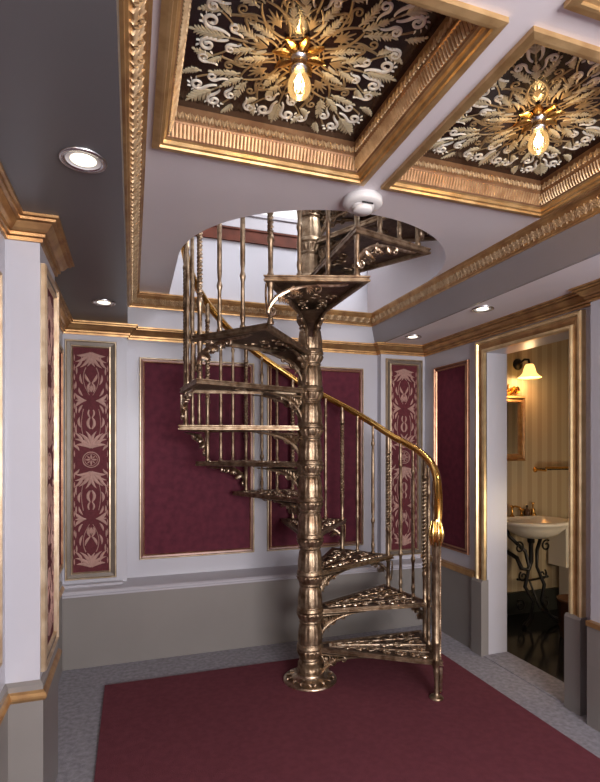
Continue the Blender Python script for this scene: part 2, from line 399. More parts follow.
# ------------------------------------------------------------------ wall panels
FO = [(0, 0), (0, .012), (.004, .018), (.009, .018), (.013, .010)]
FM = [(.013, .010), (.025, .008)]
FI = [(.025, .008), (.027, .015), (.032, .016), (.036, .006), (.036, 0)]
def frame_mesh(u0, u1, v0, v1, mp, parts=(FO, FM, FI)):
    m = MB(); sq = [(u0, v0), (u1, v0), (u1, v1), (u0, v1)]
    for i, p in enumerate(parts): m.use(i).sweep(sq, p, True, mp)
    return m
def wall_panel(label, u0, u1, v0, v1, mp, m, group=None, k=1.):
    t = thing('wall_panel', label, 'wall panel', mp((u0+u1)/2, v0, 0), group)
    L = t.location.copy(); q = lambda u, v, w: tuple(a-b for a, b in zip(mp(u, v, w), L))
    frame_mesh(u0, u1, v0, v1, q).build('gilded_frame', [m, 'mahog', 'copper'], t)
    i = .034
    MB().prism([(u0+i, v0+i), (u1-i, v0+i), (u1-i, v1-i), (u0+i, v1-i)], 0, .005, q).build('damask_fabric', 'red', t)
    return t
mb_ = lambda u, v, w: (u, YB-w, v)
wall_panel('left one of the two large maroon damask panels on the back wall', .05, .885, .648, 2.088, mb_, 'champ')
wall_panel('right one of the two large maroon damask panels on the back wall', .985, 1.80, .648, 2.092, mb_, 'champ')
wall_panel('narrow plain maroon panel on the right wall beside the doorway', 3.11, 3.55, .66, 2.09, lambda u, v, w: (XR-w, u, v), 'copper')
wall_panel('maroon panel on the left wall in front of the ornamented pilaster, at the left edge', 1.0, 1.975, .70, 2.05, lambda u, v, w: (XL+w, u, v), 'champ')
wall_panel('maroon panel on the left wall hidden mostly behind the projecting pilaster', 2.62, 3.62, .66, 2.09, lambda u, v, w: (XL+w, u, v), 'champ')

def damask(w, h):
    """brocade design of a strip: a medallion in the middle, mirrored upwards and downwards"""
    k = w/.10; H = h/2; u = H/.72
    half = []                                       # local x = along the strip from the medallion, y = across
    half += both(sum([petal(.075*u, .004, t, l, .022, -.25) for t, l in ((.25, .12), (.62, .125), (1.0, .115), (1.35, .095))], []))
    half += both(petal(.095*u, .05*k, .55, .10, .020, -.3)+petal(.06*u, .07*k, .9, .06, .016, -.3))
    half += both(bez((.20*u, .004), (.235*u, .034*k), (.275*u, .006), .008, .008, 12, .020)+bez((.275*u, .006), (.30*u, .026*k), (.325*u, .012), .006, .008, 10, .013))
    half += both(petal(.21*u, .06*k, .1, .07, .018, .3)+petal(.17*u, .085*k, 0, .06, .013, .2))
    half += both(petal(.385*u, .030*k, .95, .085, .022, .3)+petal(.385*u, .030*k, 2.2, .085, .022, -.3)+petal(.385*u, .028*k, 1.57, .07, .018))
    half += both(petal(.355*u, .05*k, 2.75, .06, .016, -.2)+petal(.415*u, .05*k, .4, .06, .016, .2))
    half += both(bez((.44*u, .012), (.47*u, .03*k), (.50*u, .006), .006, .008, 10, .016)+petal(.50*u, .004, .5, .07, .018, .2)+petal(.49*u, .05*k, .2, .07, .016, .2))
    half += palmette(.44*u, 0, 0, .055, 5, .5, .012)
    half += both(sum([petal(.70*u, .004, pi-t, l, .022, .25) for t, l in ((.2, .10), (.55, .125), (.95, .115), (1.3, .09))], []))
    half += both(petal(.67*u, .055*k, pi-.5, .09, .018, .3)+petal(.60*u, .085*k, pi, .05, .012)+petal(.30*u, .088*k, 0, .05, .012)+petal(.46*u, .09*k, 0, .05, .011))
    half += both(sum([petal(i*.062*u+.02, .094*k, .25, .045, .009, .3) for i in range(11)], []))
    half += both(bez((.11*u, .03), (.2*u, .075*k), (.33*u, .045*k), .004, .005)+bez((.42*u, .01), (.52*u, .07*k), (.60*u, .03*k), .004, .006))
    rs = half+[([(-x, y) for x, y in p], ww) for p, ww in half]
    for rr, q in ((.052, .007), (.040, .004)): rs.append(([(rr*cos(i*pi/16), rr*sin(i*pi/16)) for i in range(33)], [q]*33))
    for i in range(4): rs += petal(.004*cos(i*pi/2), .004*sin(i*pi/2), i*pi/2, .034, .014)+petal(.01*cos(i*pi/2+.78), .01*sin(i*pi/2+.78), i*pi/2+.78, .026, .009)
    lim = w*.985
    return [([(max(-lim, min(lim, y)), min(h-.004, max(.004, H+x))) for x, y in p], ww) for p, ww in rs]
def pilaster_panel(label, u0, u1, v0, v1, mp, m):
    t = thing('pilaster_panel', label, 'wall panel', mp((u0+u1)/2, v0, 0))
    L = t.location.copy(); q = lambda u, v, w: tuple(a-b for a, b in zip(mp(u, v, w), L))
    parts = ([(0, 0), (0, .014), (.004, .020), (.009, .020), (.013, .010)], [(.013, .010), (.036, .007)], [(.036, .007), (.039, .016), (.045, .017), (.050, .004), (.050, 0)])
    frame_mesh(u0, u1, v0, v1, q, parts).build('gilded_frame', [m, 'taupe', m], t)
    i = .048
    g = MB().prism([(u0+i, v0+i), (u1-i, v0+i), (u1-i, v1-i), (u0+i, v1-i)], 0, .004, q).use(1)
    um = (u0+u1)/2; w = (u1-u0)/2-i-.008; h = v1-v0-2*i-.02
    ribbons(damask(w, h), lambda u, v, ww: q(um+u, v0+i+.01+v, .0042+ww), .003, g).build('brocade_fabric', ['darkred', 'pink'], t)
mp_ = lambda u, v, w: (u, YP-w, v)
pilaster_panel('tall brocade panel in a gilded frame on the left corner of the back wall', -.426, -.101, .555, 2.172, mp_, 'champ')
pilaster_panel('tall brocade panel in a pale frame on the right corner behind the stair', 1.970, 2.312, .555, 2.176, mp_, 'champ')
pilaster_panel('narrow brocade panel on the side of the projecting left wall pilaster', -2.455, -2.105, .605, 2.14, lambda u, v, w: (-.325+w, -u, v), 'champ')

# ------------------------------------------------------------------ ceiling coffers
def fringe(cx, cy, r, a0, a1, n, l):
    return sum([petal(cx+r*cos(a0+(a1-a0)*i/(n-1)), cy+r*sin(a0+(a1-a0)*i/(n-1)), a0+(a1-a0)*i/(n-1)+.5, l, l*.42) for i in range(n)], [])
def fringe(cx, cy, r, a0, a1, n, l):
    return sum([petal(cx+r*cos(a0+(a1-a0)*i/(n-1)), cy+r*sin(a0+(a1-a0)*i/(n-1)), a0+(a1-a0)*i/(n-1)+.5, l, l*.42) for i in range(n)], [])
def frond(x, y, a, l, w, n=8, bend=0.):
    """long palm leaf: a thin spine with many narrow leaflets"""
    sp = bez((x, y), (x+.5*l*cos(a)-bend*l*sin(a), y+.5*l*sin(a)+bend*l*cos(a)), (x+l*cos(a), y+l*sin(a)), .005, .004, 18); out = sp; pts = sp[0][0]
    for i in range(n):
        j = 2+int(i*14/n); p = pts[j]; q = pts[j+1]; aa = math.atan2(q[1]-p[1], q[0]-p[0]); s = w*(1-.6*(i/n)**1.5)*(.75 if i == 0 else 1)
        for d in (1, -1): out = out+petal(p[0], p[1], aa+d*.72, s, .0075, -.15*d)
    return out+petal(pts[-2][0], pts[-2][1], aa, w*.5, .009)
def volute(cx, cy, r, a0, d, arm, wid=.013):
    """C scroll: a spiral whose outer end runs on in a curved arm"""
    pts, ws = spiral(cx, cy, r, a0, 1.25, d, wid, wid*.55)[0]
    x, y = pts[0]; t = a0-d*pi/2
    ax, ay = x+arm*cos(t), y+arm*sin(t)
    ex, ey = ax+arm*.7*cos(t-d*.9*-1), ay+arm*.7*sin(t-d*.9*-1)
    pre, pw = bez((ex, ey), (ax, ay), (x, y), wid*.35, wid, 8)[0]
    return [(pre[:-1]+pts, pw[:-1]+ws)]
def coffer_ornament():
    cream = []; ivory = []; gold = []
    for k in range(4):
        a = k*pi/2
        # towards the sides
        c = frond(.215, 0, 0, .105, .040, 7)+both(frond(.135, .014, .42, .085, .026, 6, .15))+both(frond(.225, .075, .75, .055, .020, 5, .2))
        c += both(petal(.10, .012, .5, .05, .014, .2))
        iv = both(volute(.272, .044, .026, -pi*.55, 1, .035))+both(fringe(.272, .044, .026, -.4, 2.0, 5, .011))
        iv += both(volute(.205, .040, .016, -pi*.5, 1, .02, .009))
        g = both(bez((.065, .004), (.115, .055), (.175, .006), .005, .005, 14, .009))+bez((.16, 0), (.19, 0), (.23, 0), .009, .005)
        g += both(volute(.165, .082, .020, -pi*.2, 1, .03, .009))+both(bez((.18, .01), (.24, .09), (.285, .095), .004, .007))
        g += palmette(.100, 0, 0, .06, 5, .6, .009)
        cream += rot(c, a); ivory += rot(iv, a); gold += rot(g, a)
        # towards the corners
        c = frond(.318, 0, 0, .105, .046, 9)+both(frond(.20, .020, .55, .095, .028, 6, -.12))+both(frond(.305, .085, .35, .06, .022, 5, .2))
        c += frond(.205, 0, 0, .085, .026, 6)+both(frond(.235, .118, .95, .06, .022, 5, -.2))
        iv = both(volute(.352, .044, .025, -pi*.55, 1, .032))+both(fringe(.352, .044, .025, -.4, 2.0, 5, .011))
        iv += both(volute(.288, .048, .019, -pi*.5, 1, .025, .010))+both(volute(.262, .128, .020, -pi*.35, 1, .025, .010))
        g = both(bez((.07, .004), (.14, .058), (.21, .006), .005, .005, 14, .009))+both(bez((.12, .02), (.19, .05), (.215, .105), .005, .008))
        g += both(volute(.215, .062, .018, pi*.9, -1, .03, .008))+palmette(.115, 0, 0, .07, 5, .55, .009)
        g += both(bez((.21, .01), (.27, .06), (.335, .070), .004, .007))+bez((.28, 0), (.3, 0), (.33, 0), .006, .005)
        cream += rot(c, a+pi/4); ivory += rot(iv, a+pi/4); gold += rot(g, a+pi/4)
        # in between
        for d in (1, -1):
            c = frond(.095, 0, 0, .085, .024, 6, .1*d)
            g = volute(.135, .032*d, .016, -pi*.5*d, d, .02, .007)+bez((.07, 0), (.12, .02*d), (.2, 0), .005, .006)
            cream += rot(c, a+d*pi/8); gold += rot(g, a+d*pi/8)
    for rr in (.062, .075):
        gold.append(([(rr*cos(i*pi/24), rr*sin(i*pi/24)) for i in range(49)], [.004]*49))
    return cream, ivory, gold
ORN = coffer_ornament()
coffers = []
def make_coffer(label, x0, y0, w=.812, d=.82):
    t = thing('ceiling_coffer', label, 'ceiling coffer', (x0+w/2, y0+d/2, Z1), 'gilded ceiling coffers')
    hw, hd = w/2, d/2
    mp = lambda u, v, h: (u, v, h)
    sq = [(-hw, -hd), (hw, -hd), (hw, hd), (-hw, hd)]
    MB().sweep(sq, [(-.012, .0), (-.012, -.014), (.006, -.018), (.014, -.018), (.016, -.010), (.026, -.008), (.028, .004), (.036, .008)], True, mp).build('gilded_lip', 'lip', t)
    f = MB().use(1); g = f
    for k in range(4):
        L = (hw if k % 2 == 0 else hd); D = (hd if k % 2 == 0 else hw)
        n = int((2*L-.09)/.0135)
        for i in range(n):
            s = -L+.045+(i+.5)*(2*L-.09)/n; wd = .0042
            a = k*pi/2
            def P(u, o, h): x, y = u, -D+o; return (x*cos(a)-y*sin(a), x*sin(a)+y*cos(a), h)
            r0 = [P(s-wd, .0405, .013), P(s, .046, .010), P(s+wd, .0405, .013)]
            r1 = [P(s-wd, .049, .033), P(s, .056, .030), P(s+wd, .049, .033)]
            r2 = [P(s-wd*.8, .0565, .053), P(s, .062, .050), P(s+wd*.8, .0565, .053)]
            f.grid([r0, r1, r2], False, smooth=False)
        n2 = int((2*L-.13)/.026)
        for i in range(n2):
            s = -L+.065+(i+.5)*(2*L-.13)/n2
            def Q(u, v, h): return P(s+u, .062+h, .078+v)
            ribbons(petal(-.011, -.012, pi/2, .026, .012)+petal(.0, -.014, 1.2, .026, .012, .2)+petal(.0, -.014, pi-1.2, .026, .012, -.2), Q, .006, g)
    f.use(0).sweep(sq, [(.036, .008), (.040, .012), (.056, .052), (.060, .058), (.062, .090), (.062, .115)], True, mp).build('fluted_cove', ['giltbrown', 'carved'], t)
    g = MB().box(-hw+.055, hw-.055, -hd+.055, hd-.055, .112, .125)
    up = lambda u, v, h: (u, v, .1118-h)
    ribbons(ORN[0], up, .004, g.use(1)); ribbons(ORN[1], up, .005, g.use(2)); ribbons(ORN[2], up, .003, g.use(3))
    g.build('scrollwork_panel', ['lacquer', 'cream', 'ivory', 'ochre'], t)
    coffers.append(t); return t
def copy_tree(o, parent=None):
    c = o.copy(); COL.objects.link(c)
    if parent: c.parent = parent
    for ch in o.children: copy_tree(ch, c)
    return c
c1 = make_coffer('coffer at the top left with cream scrollwork on a dark panel', .079, 1.055)
c2 = copy_tree(c1); c2.location.x = .990+.409; c2['label'] = 'coffer at the right beside the carved cornice, with scrollwork panel'
c3 = copy_tree(c1); c3.location = (1.012+.406, .955-.41, Z1); c3['label'] = 'coffer cut off at the top right corner, only its gilded edge in view'

def make_bulb(label, loc):
    t = thing('ceiling_bulb', label, 'lamp', loc, 'bare bulbs in the ceiling coffers')
    r = MB(); 
    for i in range(8): ribbons(rot(petal(.016, 0, 0, .070, .034), i*pi/4), lambda u, v, w: (u, v, -.004-w), .008, r)
    r.build('rosette', 'brass', t)
    MB().lathe([(.026, 0), (.026, -.012), (.022, -.014), (.022, -.034), (.0245, -.036), (.0245, -.046), (.017, -.048)], n=24).build('socket_collar', 'chrome', t)
    MB().lathe([(.014, -.046), (.017, -.054), (.027, -.066), (.034, -.082), (.036, -.096), (.034, -.110), (.026, -.123), (.014, -.131), (.003, -.134)], n=24).build('glass_bulb', 'amber', t)
    f = MB(); 
    for i in range(6):
        a = i*pi/3; f.tube([(.004*cos(a), .004*sin(a), -.06), (.016*cos(a), .016*sin(a), -.085), (.012*cos(a+.5), .012*sin(a+.5), -.105)], .0009, 5)
    f.build('filament', 'filament', t)
    l = light('bulb_glow', 'POINT', (0, 0, -.09), .7, (1, .66, .30), .012); l.parent = t
    return t
make_bulb('glowing bare bulb in the top left coffer', (.485, 1.465, Z1+.112))
make_bulb('glowing bare bulb in the right hand coffer', (1.399, 1.465, Z1+.112))

# smoke detector
t = thing('smoke_detector', 'round white smoke detector on the ceiling beside the stair well', 'smoke detector', (.955, 2.005, Z1))
MB().lathe([(.080, 0), (.084, -.004), (.086, -.026), (.080, -.034), (.058, -.038)], n=40).build('base_ring', 'plastic', t)
b = MB().lathe([(.050, -.036), (.048, -.046), (.030, -.047)], n=32)
b.build('vent_slot', 'plastic', t)
MB().prism([(-.026, -.0515), (.026, -.0515), (.026, -.049), (-.026, -.049)], -.045, -.037).build('test_slot', 'black', t)
MB().lathe([(.042, -.044), (.042, -.056), (.038, -.062), (.004, -.064)], n=32).build('sensor_cap', 'plastic', t)

# recessed downlights
def downlight(label, x, y, watt, spot=True):
    t = thing('downlight', label, 'downlight', (x, y, Z0), 'recessed downlights in the soffits')
    MB().lathe([(.066, -.001), (.066, -.006), (.060, -.008), (.050, -.005), (.048, -.001)], n=32, cap=False).build('trim_ring', 'chrome' , t)
    MB().lathe([(.049, -.004), (.047, -.0025), (.036, -.0018)], n=32, cap=False).build('reflector', 'white', t)
    MB().lathe([(.036, -.0022), (.034, -.0035), (.002, -.004)], n=32).build('lamp_face', 'canlamp', t)
    l = light('downlight_beam', 'SPOT', (0, 0, -.02), watt, (1, .93, .82), .03, spot=110, blend=.9); l.parent = t
downlight('large looking round downlight in the dark soffit at upper left', -.135, 1.60, 3)
downlight('small downlight in the dark soffit near the left back corner', -.155, 3.14, 3)
downlight('downlight in the right soffit nearest the doorway', 2.02, 2.56, 3)
downlight('downlight in the right soffit near the back right corner', 2.03, 3.38, 3)

# ------------------------------------------------------------------ spiral staircase
ST = thing('spiral_staircase', 'ornate antique bronze spiral staircase with brass handrail standing on the maroon carpet', 'staircase', (CX, CY, .012))
ZB = .012
PHI = [-36, -9.5, 21, 50, 79, 107.5, 136, 166, 199, 234.5, 266, 296, 325]
ZT = [.222+.2263*k for k in range(13)]
SPAN = 37
# column: stacked fluted drums with leaf collars
prof = [(.072, .0)]
for k in range(15):
    z0 = -.015+.2263*k; c0 = z0+.2263-.070
    if k: prof += [(.080, z0+.001, 0), (.081, z0+.008, 0), (.078, z0+.013, 0), (.074, z0+.016, 0)]
    else: prof += [(.076, .03, 0), (.074, .05, 0)]
    zs = z0+.020 if k else .06
    prof += [(.0745, zs, .02), (.0735, zs+.05, .028), (.067, c0-.038, .028), (.064, c0-.020, .02), (.062, c0-.018, 0), (.061, c0-.010, 0), (.068, c0-.008, 0), (.069, c0-.002, 0), (.065, c0, 0), (.0645, c0+.006, 0),
             (.067, c0+.010, .04), (.0725, c0+.024, .07), (.079, c0+.040, .07), (.0805, c0+.047, .04), (.077, c0+.049, 0), (.077, c0+.056, 0), (.083, c0+.058, 0), (.084, c0+.066, 0)]
MB().lathe(prof, n=64, flute=16).build('column', 'bronze', ST)
b = MB().lathe([(.165, 0), (.165, .008), (.158, .014), (.14, .016), (.115, .020), (.10, .030), (.085, .034), (.082, .05)], n=48)
for i in range(14): ribbons(rot(acanthus(.098, 0, 0, .05, .04, 3), i*2*pi/14), lambda u, v, w: (u, v, .017+w), .008, b)
b.build('base_plate', 'silverbr', ST)

RC = .795
def wedge(r0, r1, half):
    """wedge outline in the local frame: nosing edge along angle 0, far edge along SPAN"""
    a = R(SPAN)
    return a
def tread_local():
    """local polar frame with the nosing edge at angle 0"""
    a = R(SPAN)
    p = [(.06, -.026), (RC, 0), (RC*cos(a), RC*sin(a)), (.06*cos(a)-.026*-sin(a)*-1, .06*sin(a)+.026*cos(a))]
    p[3] = (.06*cos(a)-.026*sin(a), .06*sin(a)+.026*cos(a))
    return p
TP = tread_local()
cen = (sum(p[0] for p in TP)/4, sum(p[1] for p in TP)/4)
mp0 = lambda u, v, w: (u, v, w)
rim_prof = [(0, 0), (.0, -.006), (.004, -.010), (.004, -.016), (0, -.019), (0, -.027), (.005, -.030), (.022, -.030), (.024, -.018), (.024, -.004), (.020, 0), (0, 0)]
rim_m = MB().sweep(TP, rim_prof, True, mp0)
plate_m = MB().prism([(cen[0]+(x-cen[0])*.97, cen[1]+(y-cen[1])*.93) for x, y in TP], -.012, -.004)
scr = []
a = R(SPAN)
for r, n, s in ((.155, 1, .020), (.225, 2, .022), (.30, 2, .028), (.375, 2, .034), (.46, 3, .036), (.545, 3, .040), (.63, 4, .038), (.685, 4, .026)):
    for i in range(n):
        t = a*(i+.5)/n; x, y = r*cos(t), r*sin(t)
        d = 1 if (i+int(r*100)) % 2 else -1
        scr += spiral(x, y, s, random.uniform(0, 6.28), 1.3, d, .010, .006, 16)
        scr += palmette(x, y, t+d*.9, s*1.25, 5, 1.0, s*.3)
for t in (.25, .5, .75):
    scr += bez((.12*cos(a*t), .12*sin(a*t)), (.4*cos(a*t+.04), .4*sin(a*t+.04)), (.72*cos(a*t), .72*sin(a*t)), .006, .006, 16)
plate_m.use(1); ribbons(scr, lambda u, v, w: (u, v, -.004+w), .007, plate_m)
plate_m.use(2); ribbons(scr[:60], lambda u, v, w: (u, v, -.012-w), .006, plate_m)
# scroll bracket in the vertical plane under the outer chord
P1, P2 = TP[1], TP[2]; L = math.hypot(P2[0]-P1[0], P2[1]-P1[1]); ux, uy = (P2[0]-P1[0])/L, (P2[1]-P1[1])/L
def chord(off):
    return lambda u, v, w: (P1[0]+ux*u-uy*(off-w)*1., P1[1]+uy*u+ux*(off-w)*1., -.036+v)
br = []
br += bez((.02, -.14), (.045, -.02), (.25, -.012), .020, .008, 18, .024)
br += spiral(.040, -.132, .024, pi, 1.3, 1, .014, .008)
br += spiral(.255, -.030, .020, pi*.5, 1.2, -1, .012, .006)
br += acanthus(.05, -.06, -.5, .085, .05, 4, .2)
br += acanthus(.11, -.030, -.35, .08, .045, 4, .15)
br += spiral(.135, -.055, .022, pi*.6, 1.2, -1, .010, .006)
br += bez((.012, -.004), (.006, -.07), (.02, -.14), .010, .012, 10)
br += palmette(.2, -.018, -.6, .05, 5, .8, .012)
br += bez((.25, -.01), (.33, -.014), (.40, -.006), .008, .004, 8, .014)
bk_m = ribbons(br, chord(.010), .010)
ribbons(br, lambda u, v, w: chord(.010)(u, v, -w), .010, bk_m)
# leaf console under the tread by the column (vertical plane along the middle of the tread)
def radial(ang, off=0):
    return lambda u, v, w: (u*cos(ang)-(off+w)*sin(ang), u*sin(ang)+(off+w)*cos(ang), -.036+v)
co = bez((.066, -.15), (.09, -.03), (.32, -.006), .018, .006, 16, .022)+spiral(.14, -.055, .026, pi*.5, 1.3, -1, .012, .007)+acanthus(.09, -.075, .5, .12, .06, 4, .15)+spiral(.21, -.032, .018, pi*.5, 1.2, -1, .010, .006)+acanthus(.075, -.02, -1.1, .10, .05, 3)
co += bez((.066, -.012), (.2, -.012), (.36, -.004), .014, .006, 10)
cn_m = MB()
for ang in (R(3), R(SPAN)-R(3)):
    ribbons(co, radial(ang), .009, cn_m); ribbons(co, (lambda f: lambda u, v, w: f(u, v, -w))(radial(ang)), .009, cn_m)
# underside cone-like web: thin curved shell from the column to mid tread
web = []
for i in range(7):
    ang = a*i/6
    web.append([(r*cos(ang), r*sin(ang), z) for r, z in ((.066, -.155), (.085, -.115), (.13, -.075), (.20, -.050), (.30, -.038))])
web_m = MB().grid(web, False, smooth=True)
proto = None
for k in range(13):
    z = ZT[k]-ZB; ph = R(PHI[k])
    if proto is None:
        tr = rim_m.build('tread', 'bronze', ST)
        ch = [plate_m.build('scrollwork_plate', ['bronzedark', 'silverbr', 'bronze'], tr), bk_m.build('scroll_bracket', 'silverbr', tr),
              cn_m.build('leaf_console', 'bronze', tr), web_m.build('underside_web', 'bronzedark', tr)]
        proto = tr
    else: tr = copy_tree(proto, ST)
    tr.location = (0, 0, z); tr.rotation_euler = (0, 0, ph)

ld = [(.085*cos(R(t)), .085*sin(R(t))) for t in range(420, 358, -6)]+[(.775*cos(R(t)), .775*sin(R(t))) for t in range(360, 421, 5)]
MB().prism(ld, ZT[12]-ZB-.05, ZT[12]-ZB).build('landing_plate', 'bronzedark', ST)
# handrail height along the helix
KEYS = [(-36, 1.085), (-33, 1.16), (-28, 1.235), (-20, 1.315), (0, 1.425), (20, 1.52), (50, 1.755), (80, 1.965)]
def railz(d):
    if d >= 80:
        # follow the treads
        for i in range(12):
            if PHI[i] <= d <= PHI[i+1]:
                t = (d-PHI[i])/(PHI[i+1]-PHI[i]); return ZT[i]+t*.2263+.845
        return ZT[12]+.845+(d-PHI[12])*.0075
    for (a0, z0), (a1, z1) in zip(KEYS, KEYS[1:]):
        if a0 <= d <= a1: return z0+(z1-z0)*(d-a0)/(a1-a0)
    return KEYS[0][1]
RR = .768
pts = []
for z, ex in ((.915, -.012), (.96, -.008), (1.01, -.004), (1.05, 0)): 
    aa = R(-36.5); pts.append(((RR+ex)*cos(aa), (RR+ex)*sin(aa), z-ZB))
d = -36
while d <= 356: pts.append((RR*cos(R(d)), RR*sin(R(d)), railz(d)-ZB)); d += 3
# smooth
for _ in range(3):
    pts = [pts[0]]+[tuple((pts[i-1][j]+2*pts[i][j]+pts[i+1][j])/4 for j in range(3)) for i in range(1, len(pts)-1)]+[pts[-1]]
hr = MB().tube(pts, [.022]*4+[.0245]*(len(pts)-4), 12).build('handrail', 'brass', ST)
e = pts[0]
fin = MB().lathe([(.010, -.045), (.016, -.035), (.014, -.02), (.022, 0), (.028, .03), (.027, .06), (.022, .09), (.018, .12)], e, 16)
for i in range(7):
    an = i*2*pi/7; pp = []
    for j in range(7):
        tt = j/6; r = .026+.010*sin(pi*tt); pp.append((e[0]+r*cos(an), e[1]+r*sin(an), e[2]-.03+.14*tt))
    fin.tube(pp, [.004+.006*sin(pi*j/6) for j in range(7)], 6)
fin.build('leaf_finial', 'brassb', hr)

# balusters
def bal_plain(x, y, z0, z1):
    H = z1-z0; pr = []
    for zz, r in ((0, .015), (.012, .015), (.016, .010), (.03, .0105), (.05, .0135), (.066, .0135), (.075, .010), (.09, .0105)): pr.append((r, zz))
    m = H*.26
    pr += [(.0095, m-.03), (.013, m-.018), (.0155, m-.006), (.013, m+.006), (.009, m+.02), (.0125, m+.06), (.0115, H*.75), (.009, H*.84), (.0135, H*.85), (.0145, H*.865), (.010, H*.88), (.0095, H)]
    mb = MB(); mb.lathe([(r, zz) for r, zz in pr], (x, y, z0), 12); return mb
def bal_twist(x, y, z0, z1, zt):
    """square bar, twisted in the middle; stands on the tread below and passes the corner of the tread at zt"""
    H = z1-z0; mb = MB()
    mb.lathe([(.015, 0), (.017, .01), (.013, .02), (.013, zt-z0-.05), (.017, zt-z0-.045), (.017, zt-z0+.012), (.012, zt-z0+.02), (.013, zt-z0+.16), (.018, zt-z0+.17), (.018, zt-z0+.185), (.012, zt-z0+.20)], (x, y, z0), 12)
    rows = []; za, zb = zt-z0+.20, H-.13; n = 60
    for i in range(n+1):
        t = i/n; tw = 2*pi*6.0*t
        rows.append([(x+(.0165 if q % 2 == 0 else .0105)*cos(tw+q*pi/4), y+(.0165 if q % 2 == 0 else .0105)*sin(tw+q*pi/4), z0+za+(zb-za)*t) for q in range(8)])
    mb.grid(rows, True, True, True, smooth=False)
    mb.lathe([(.012, zb), (.018, zb+.006), (.018, zb+.02), (.012, zb+.03), (.016, zb+.05), (.013, H)], (x, y, z0), 12)
    return mb
RB = .757
for k in range(13):
    a0 = PHI[k]; a1 = PHI[k+1] if k < 12 else 354
    # twisted corner baluster tying this tread's nosing corner to the tread below
    if k > 0:
        an = R(a0+1.6)
        bal_twist(RB*cos(an), RB*sin(an), ZT[k-1]-ZB, railz(a0+1.6)-ZB-.012, ZT[k]-ZB).build('baluster', 'bronze', ST)
    # two plain ones along the chord
    half = R(SPAN/2)
    for f in (1/3, 2/3):
        dd = a0+(a1-a0)*f+1.6; dm = dd-(a0+SPAN/2)
        rr = min(RC*cos(half)/cos(R(dm))-.014, RB)
        bal_plain(rr*cos(R(dd)), rr*sin(R(dd)), ZT[k]-ZB-.002, railz(dd)-ZB-.012).build('baluster', 'bronze', ST)
# newel at the first tread
an = R(-36.5); nx, ny = .757*cos(an), .757*sin(an)
b = MB()
zt = ZT[0]-ZB
b.lathe([(.040, 0), (.040, .006), (.034, .012), (.016, .016), (.013, .03), (.012, zt-.09), (.016, zt-.07), (.018, zt-.05), (.012, zt-.036), (.020, zt-.02), (.020, zt+.012)], (nx, ny, 0), 20)
b.lathe([(.020, zt+.01), (.016, zt+.02, .12), (.016, zt+.09, .12), (.021, zt+.10, 0), (.021, zt+.115, 0), (.0155, zt+.125, .14), (.0155, .86, .14), (.020, .87, 0), (.016, .91, 0)], (nx, ny, 0), 48, flute=8)
b.build('newel_post', 'bronze', ST)
b = MB()
tx, ty = nx+.024*cos(an+.6), ny+.024*sin(an+.6)
rows = []
for i in range(81):
    t = i/80; tw = 2*pi*14*t
    rows.append([(tx+(.0075 if q % 2 == 0 else .005)*cos(tw+q*pi/3), ty+(.0075 if q % 2 == 0 else .005)*sin(tw+q*pi/3), zt+.0+(.87-zt)*t) for q in range(6)])
b.grid(rows, True, True, True, smooth=False)
b.build('newel_rope_bead', 'silverbr', ST)

# ------------------------------------------------------------------ washroom beyond the doorway
YBW = 3.58; XW2 = 4.15
struct('wall_washroom', MB().box(2.505, XW2+.1, YBW, YBW+.1, 0, 2.6).box(XW2, XW2+.1, 1.9, YBW, 0, 2.6).box(2.505, XW2+.1, 1.8, 1.9, 0, 2.6), 'paper', 'striped wallpapered walls of the washroom')
struct('floor_washroom', MB().box(2.513, XW2+.1, 1.8, YBW+.1, -.1, 0), 'tile')
struct('ceiling_washroom', MB().box(2.505, XW2+.1, 1.8, YBW+.1, 2.5, 2.6), 'ceil')
struct('baseboard_washroom', MB().box(2.505, XW2, YBW-.02, YBW, 0, .19).box(2.505, XW2, YBW-.028, YBW, .175, .19), 'dgreen')

light('washroom_added_fill', 'AREA', (3.35, 1.95, .85), 4.6, (1, .80, .55), .5, .5, (R(84), 0, 0))  # unseen fill added to brighten the washroom, no fixture modelled
SK = thing('washbasin', 'white washbasin on black wrought iron legs beyond the doorway', 'washbasin', (3.17, 3.36, 0))
b = MB(); rows = []
def oval(r, z, n=40): return [(r*1.2*cos(2*pi*i/n), max(-.24, min(.205, r*.92*sin(2*pi*i/n))), z) for i in range(n)]
for r, z in ((.03, .70), (.10, .705), (.17, .74), (.215, .785), (.235, .815), (.255, .822), (.262, .835), (.258, .848), (.235, .850), (.215, .838), (.18, .78), (.11, .735), (.02, .728)): rows.append(oval(r, z))
b.grid(rows, True, True, True); b.build('basin', 'porcelain', SK)
b = MB().box(-.2, .2, .16, .215, .83, .852); b.build('tap_ledge', 'porcelain', SK)
for sx in (-1, 1):
    b = MB()
    b.tube([(sx*.21, .12, .82), (sx*.17, .10, .70), (sx*.06, .04, .58), (sx*.04, .02, .45), (sx*.10, 0, .30), (sx*.04, -.03, .18), (sx*.10, -.06, .06), (sx*.19, -.09, .015)], [.014, .016, .016, .013, .016, .013, .013, .018], 8)
    for (cx_, cz, r, dd) in ((.14, .62, .05, 1), (.10, .38, .045, -1), (.13, .14, .05, 1)):
        ps = [(sx*(cx_+r*(1-.75*t)*cos(dd*2.4*pi*t+1)), .02, cz+r*(1-.75*t)*sin(dd*2.4*pi*t+1)) for t in [i/18 for i in range(19)]]
        b.tube(ps, .008, 6)
    b.build('leg', 'iron', SK)
b = MB().tube([(-.16, .02, .36), (0, .06, .33), (.16, .02, .36)], .010, 6).tube([(0, .06, .33), (.03, -.02, .12), (.10, -.12, .05)], .009, 6); b.build('stretcher', 'iron', SK)
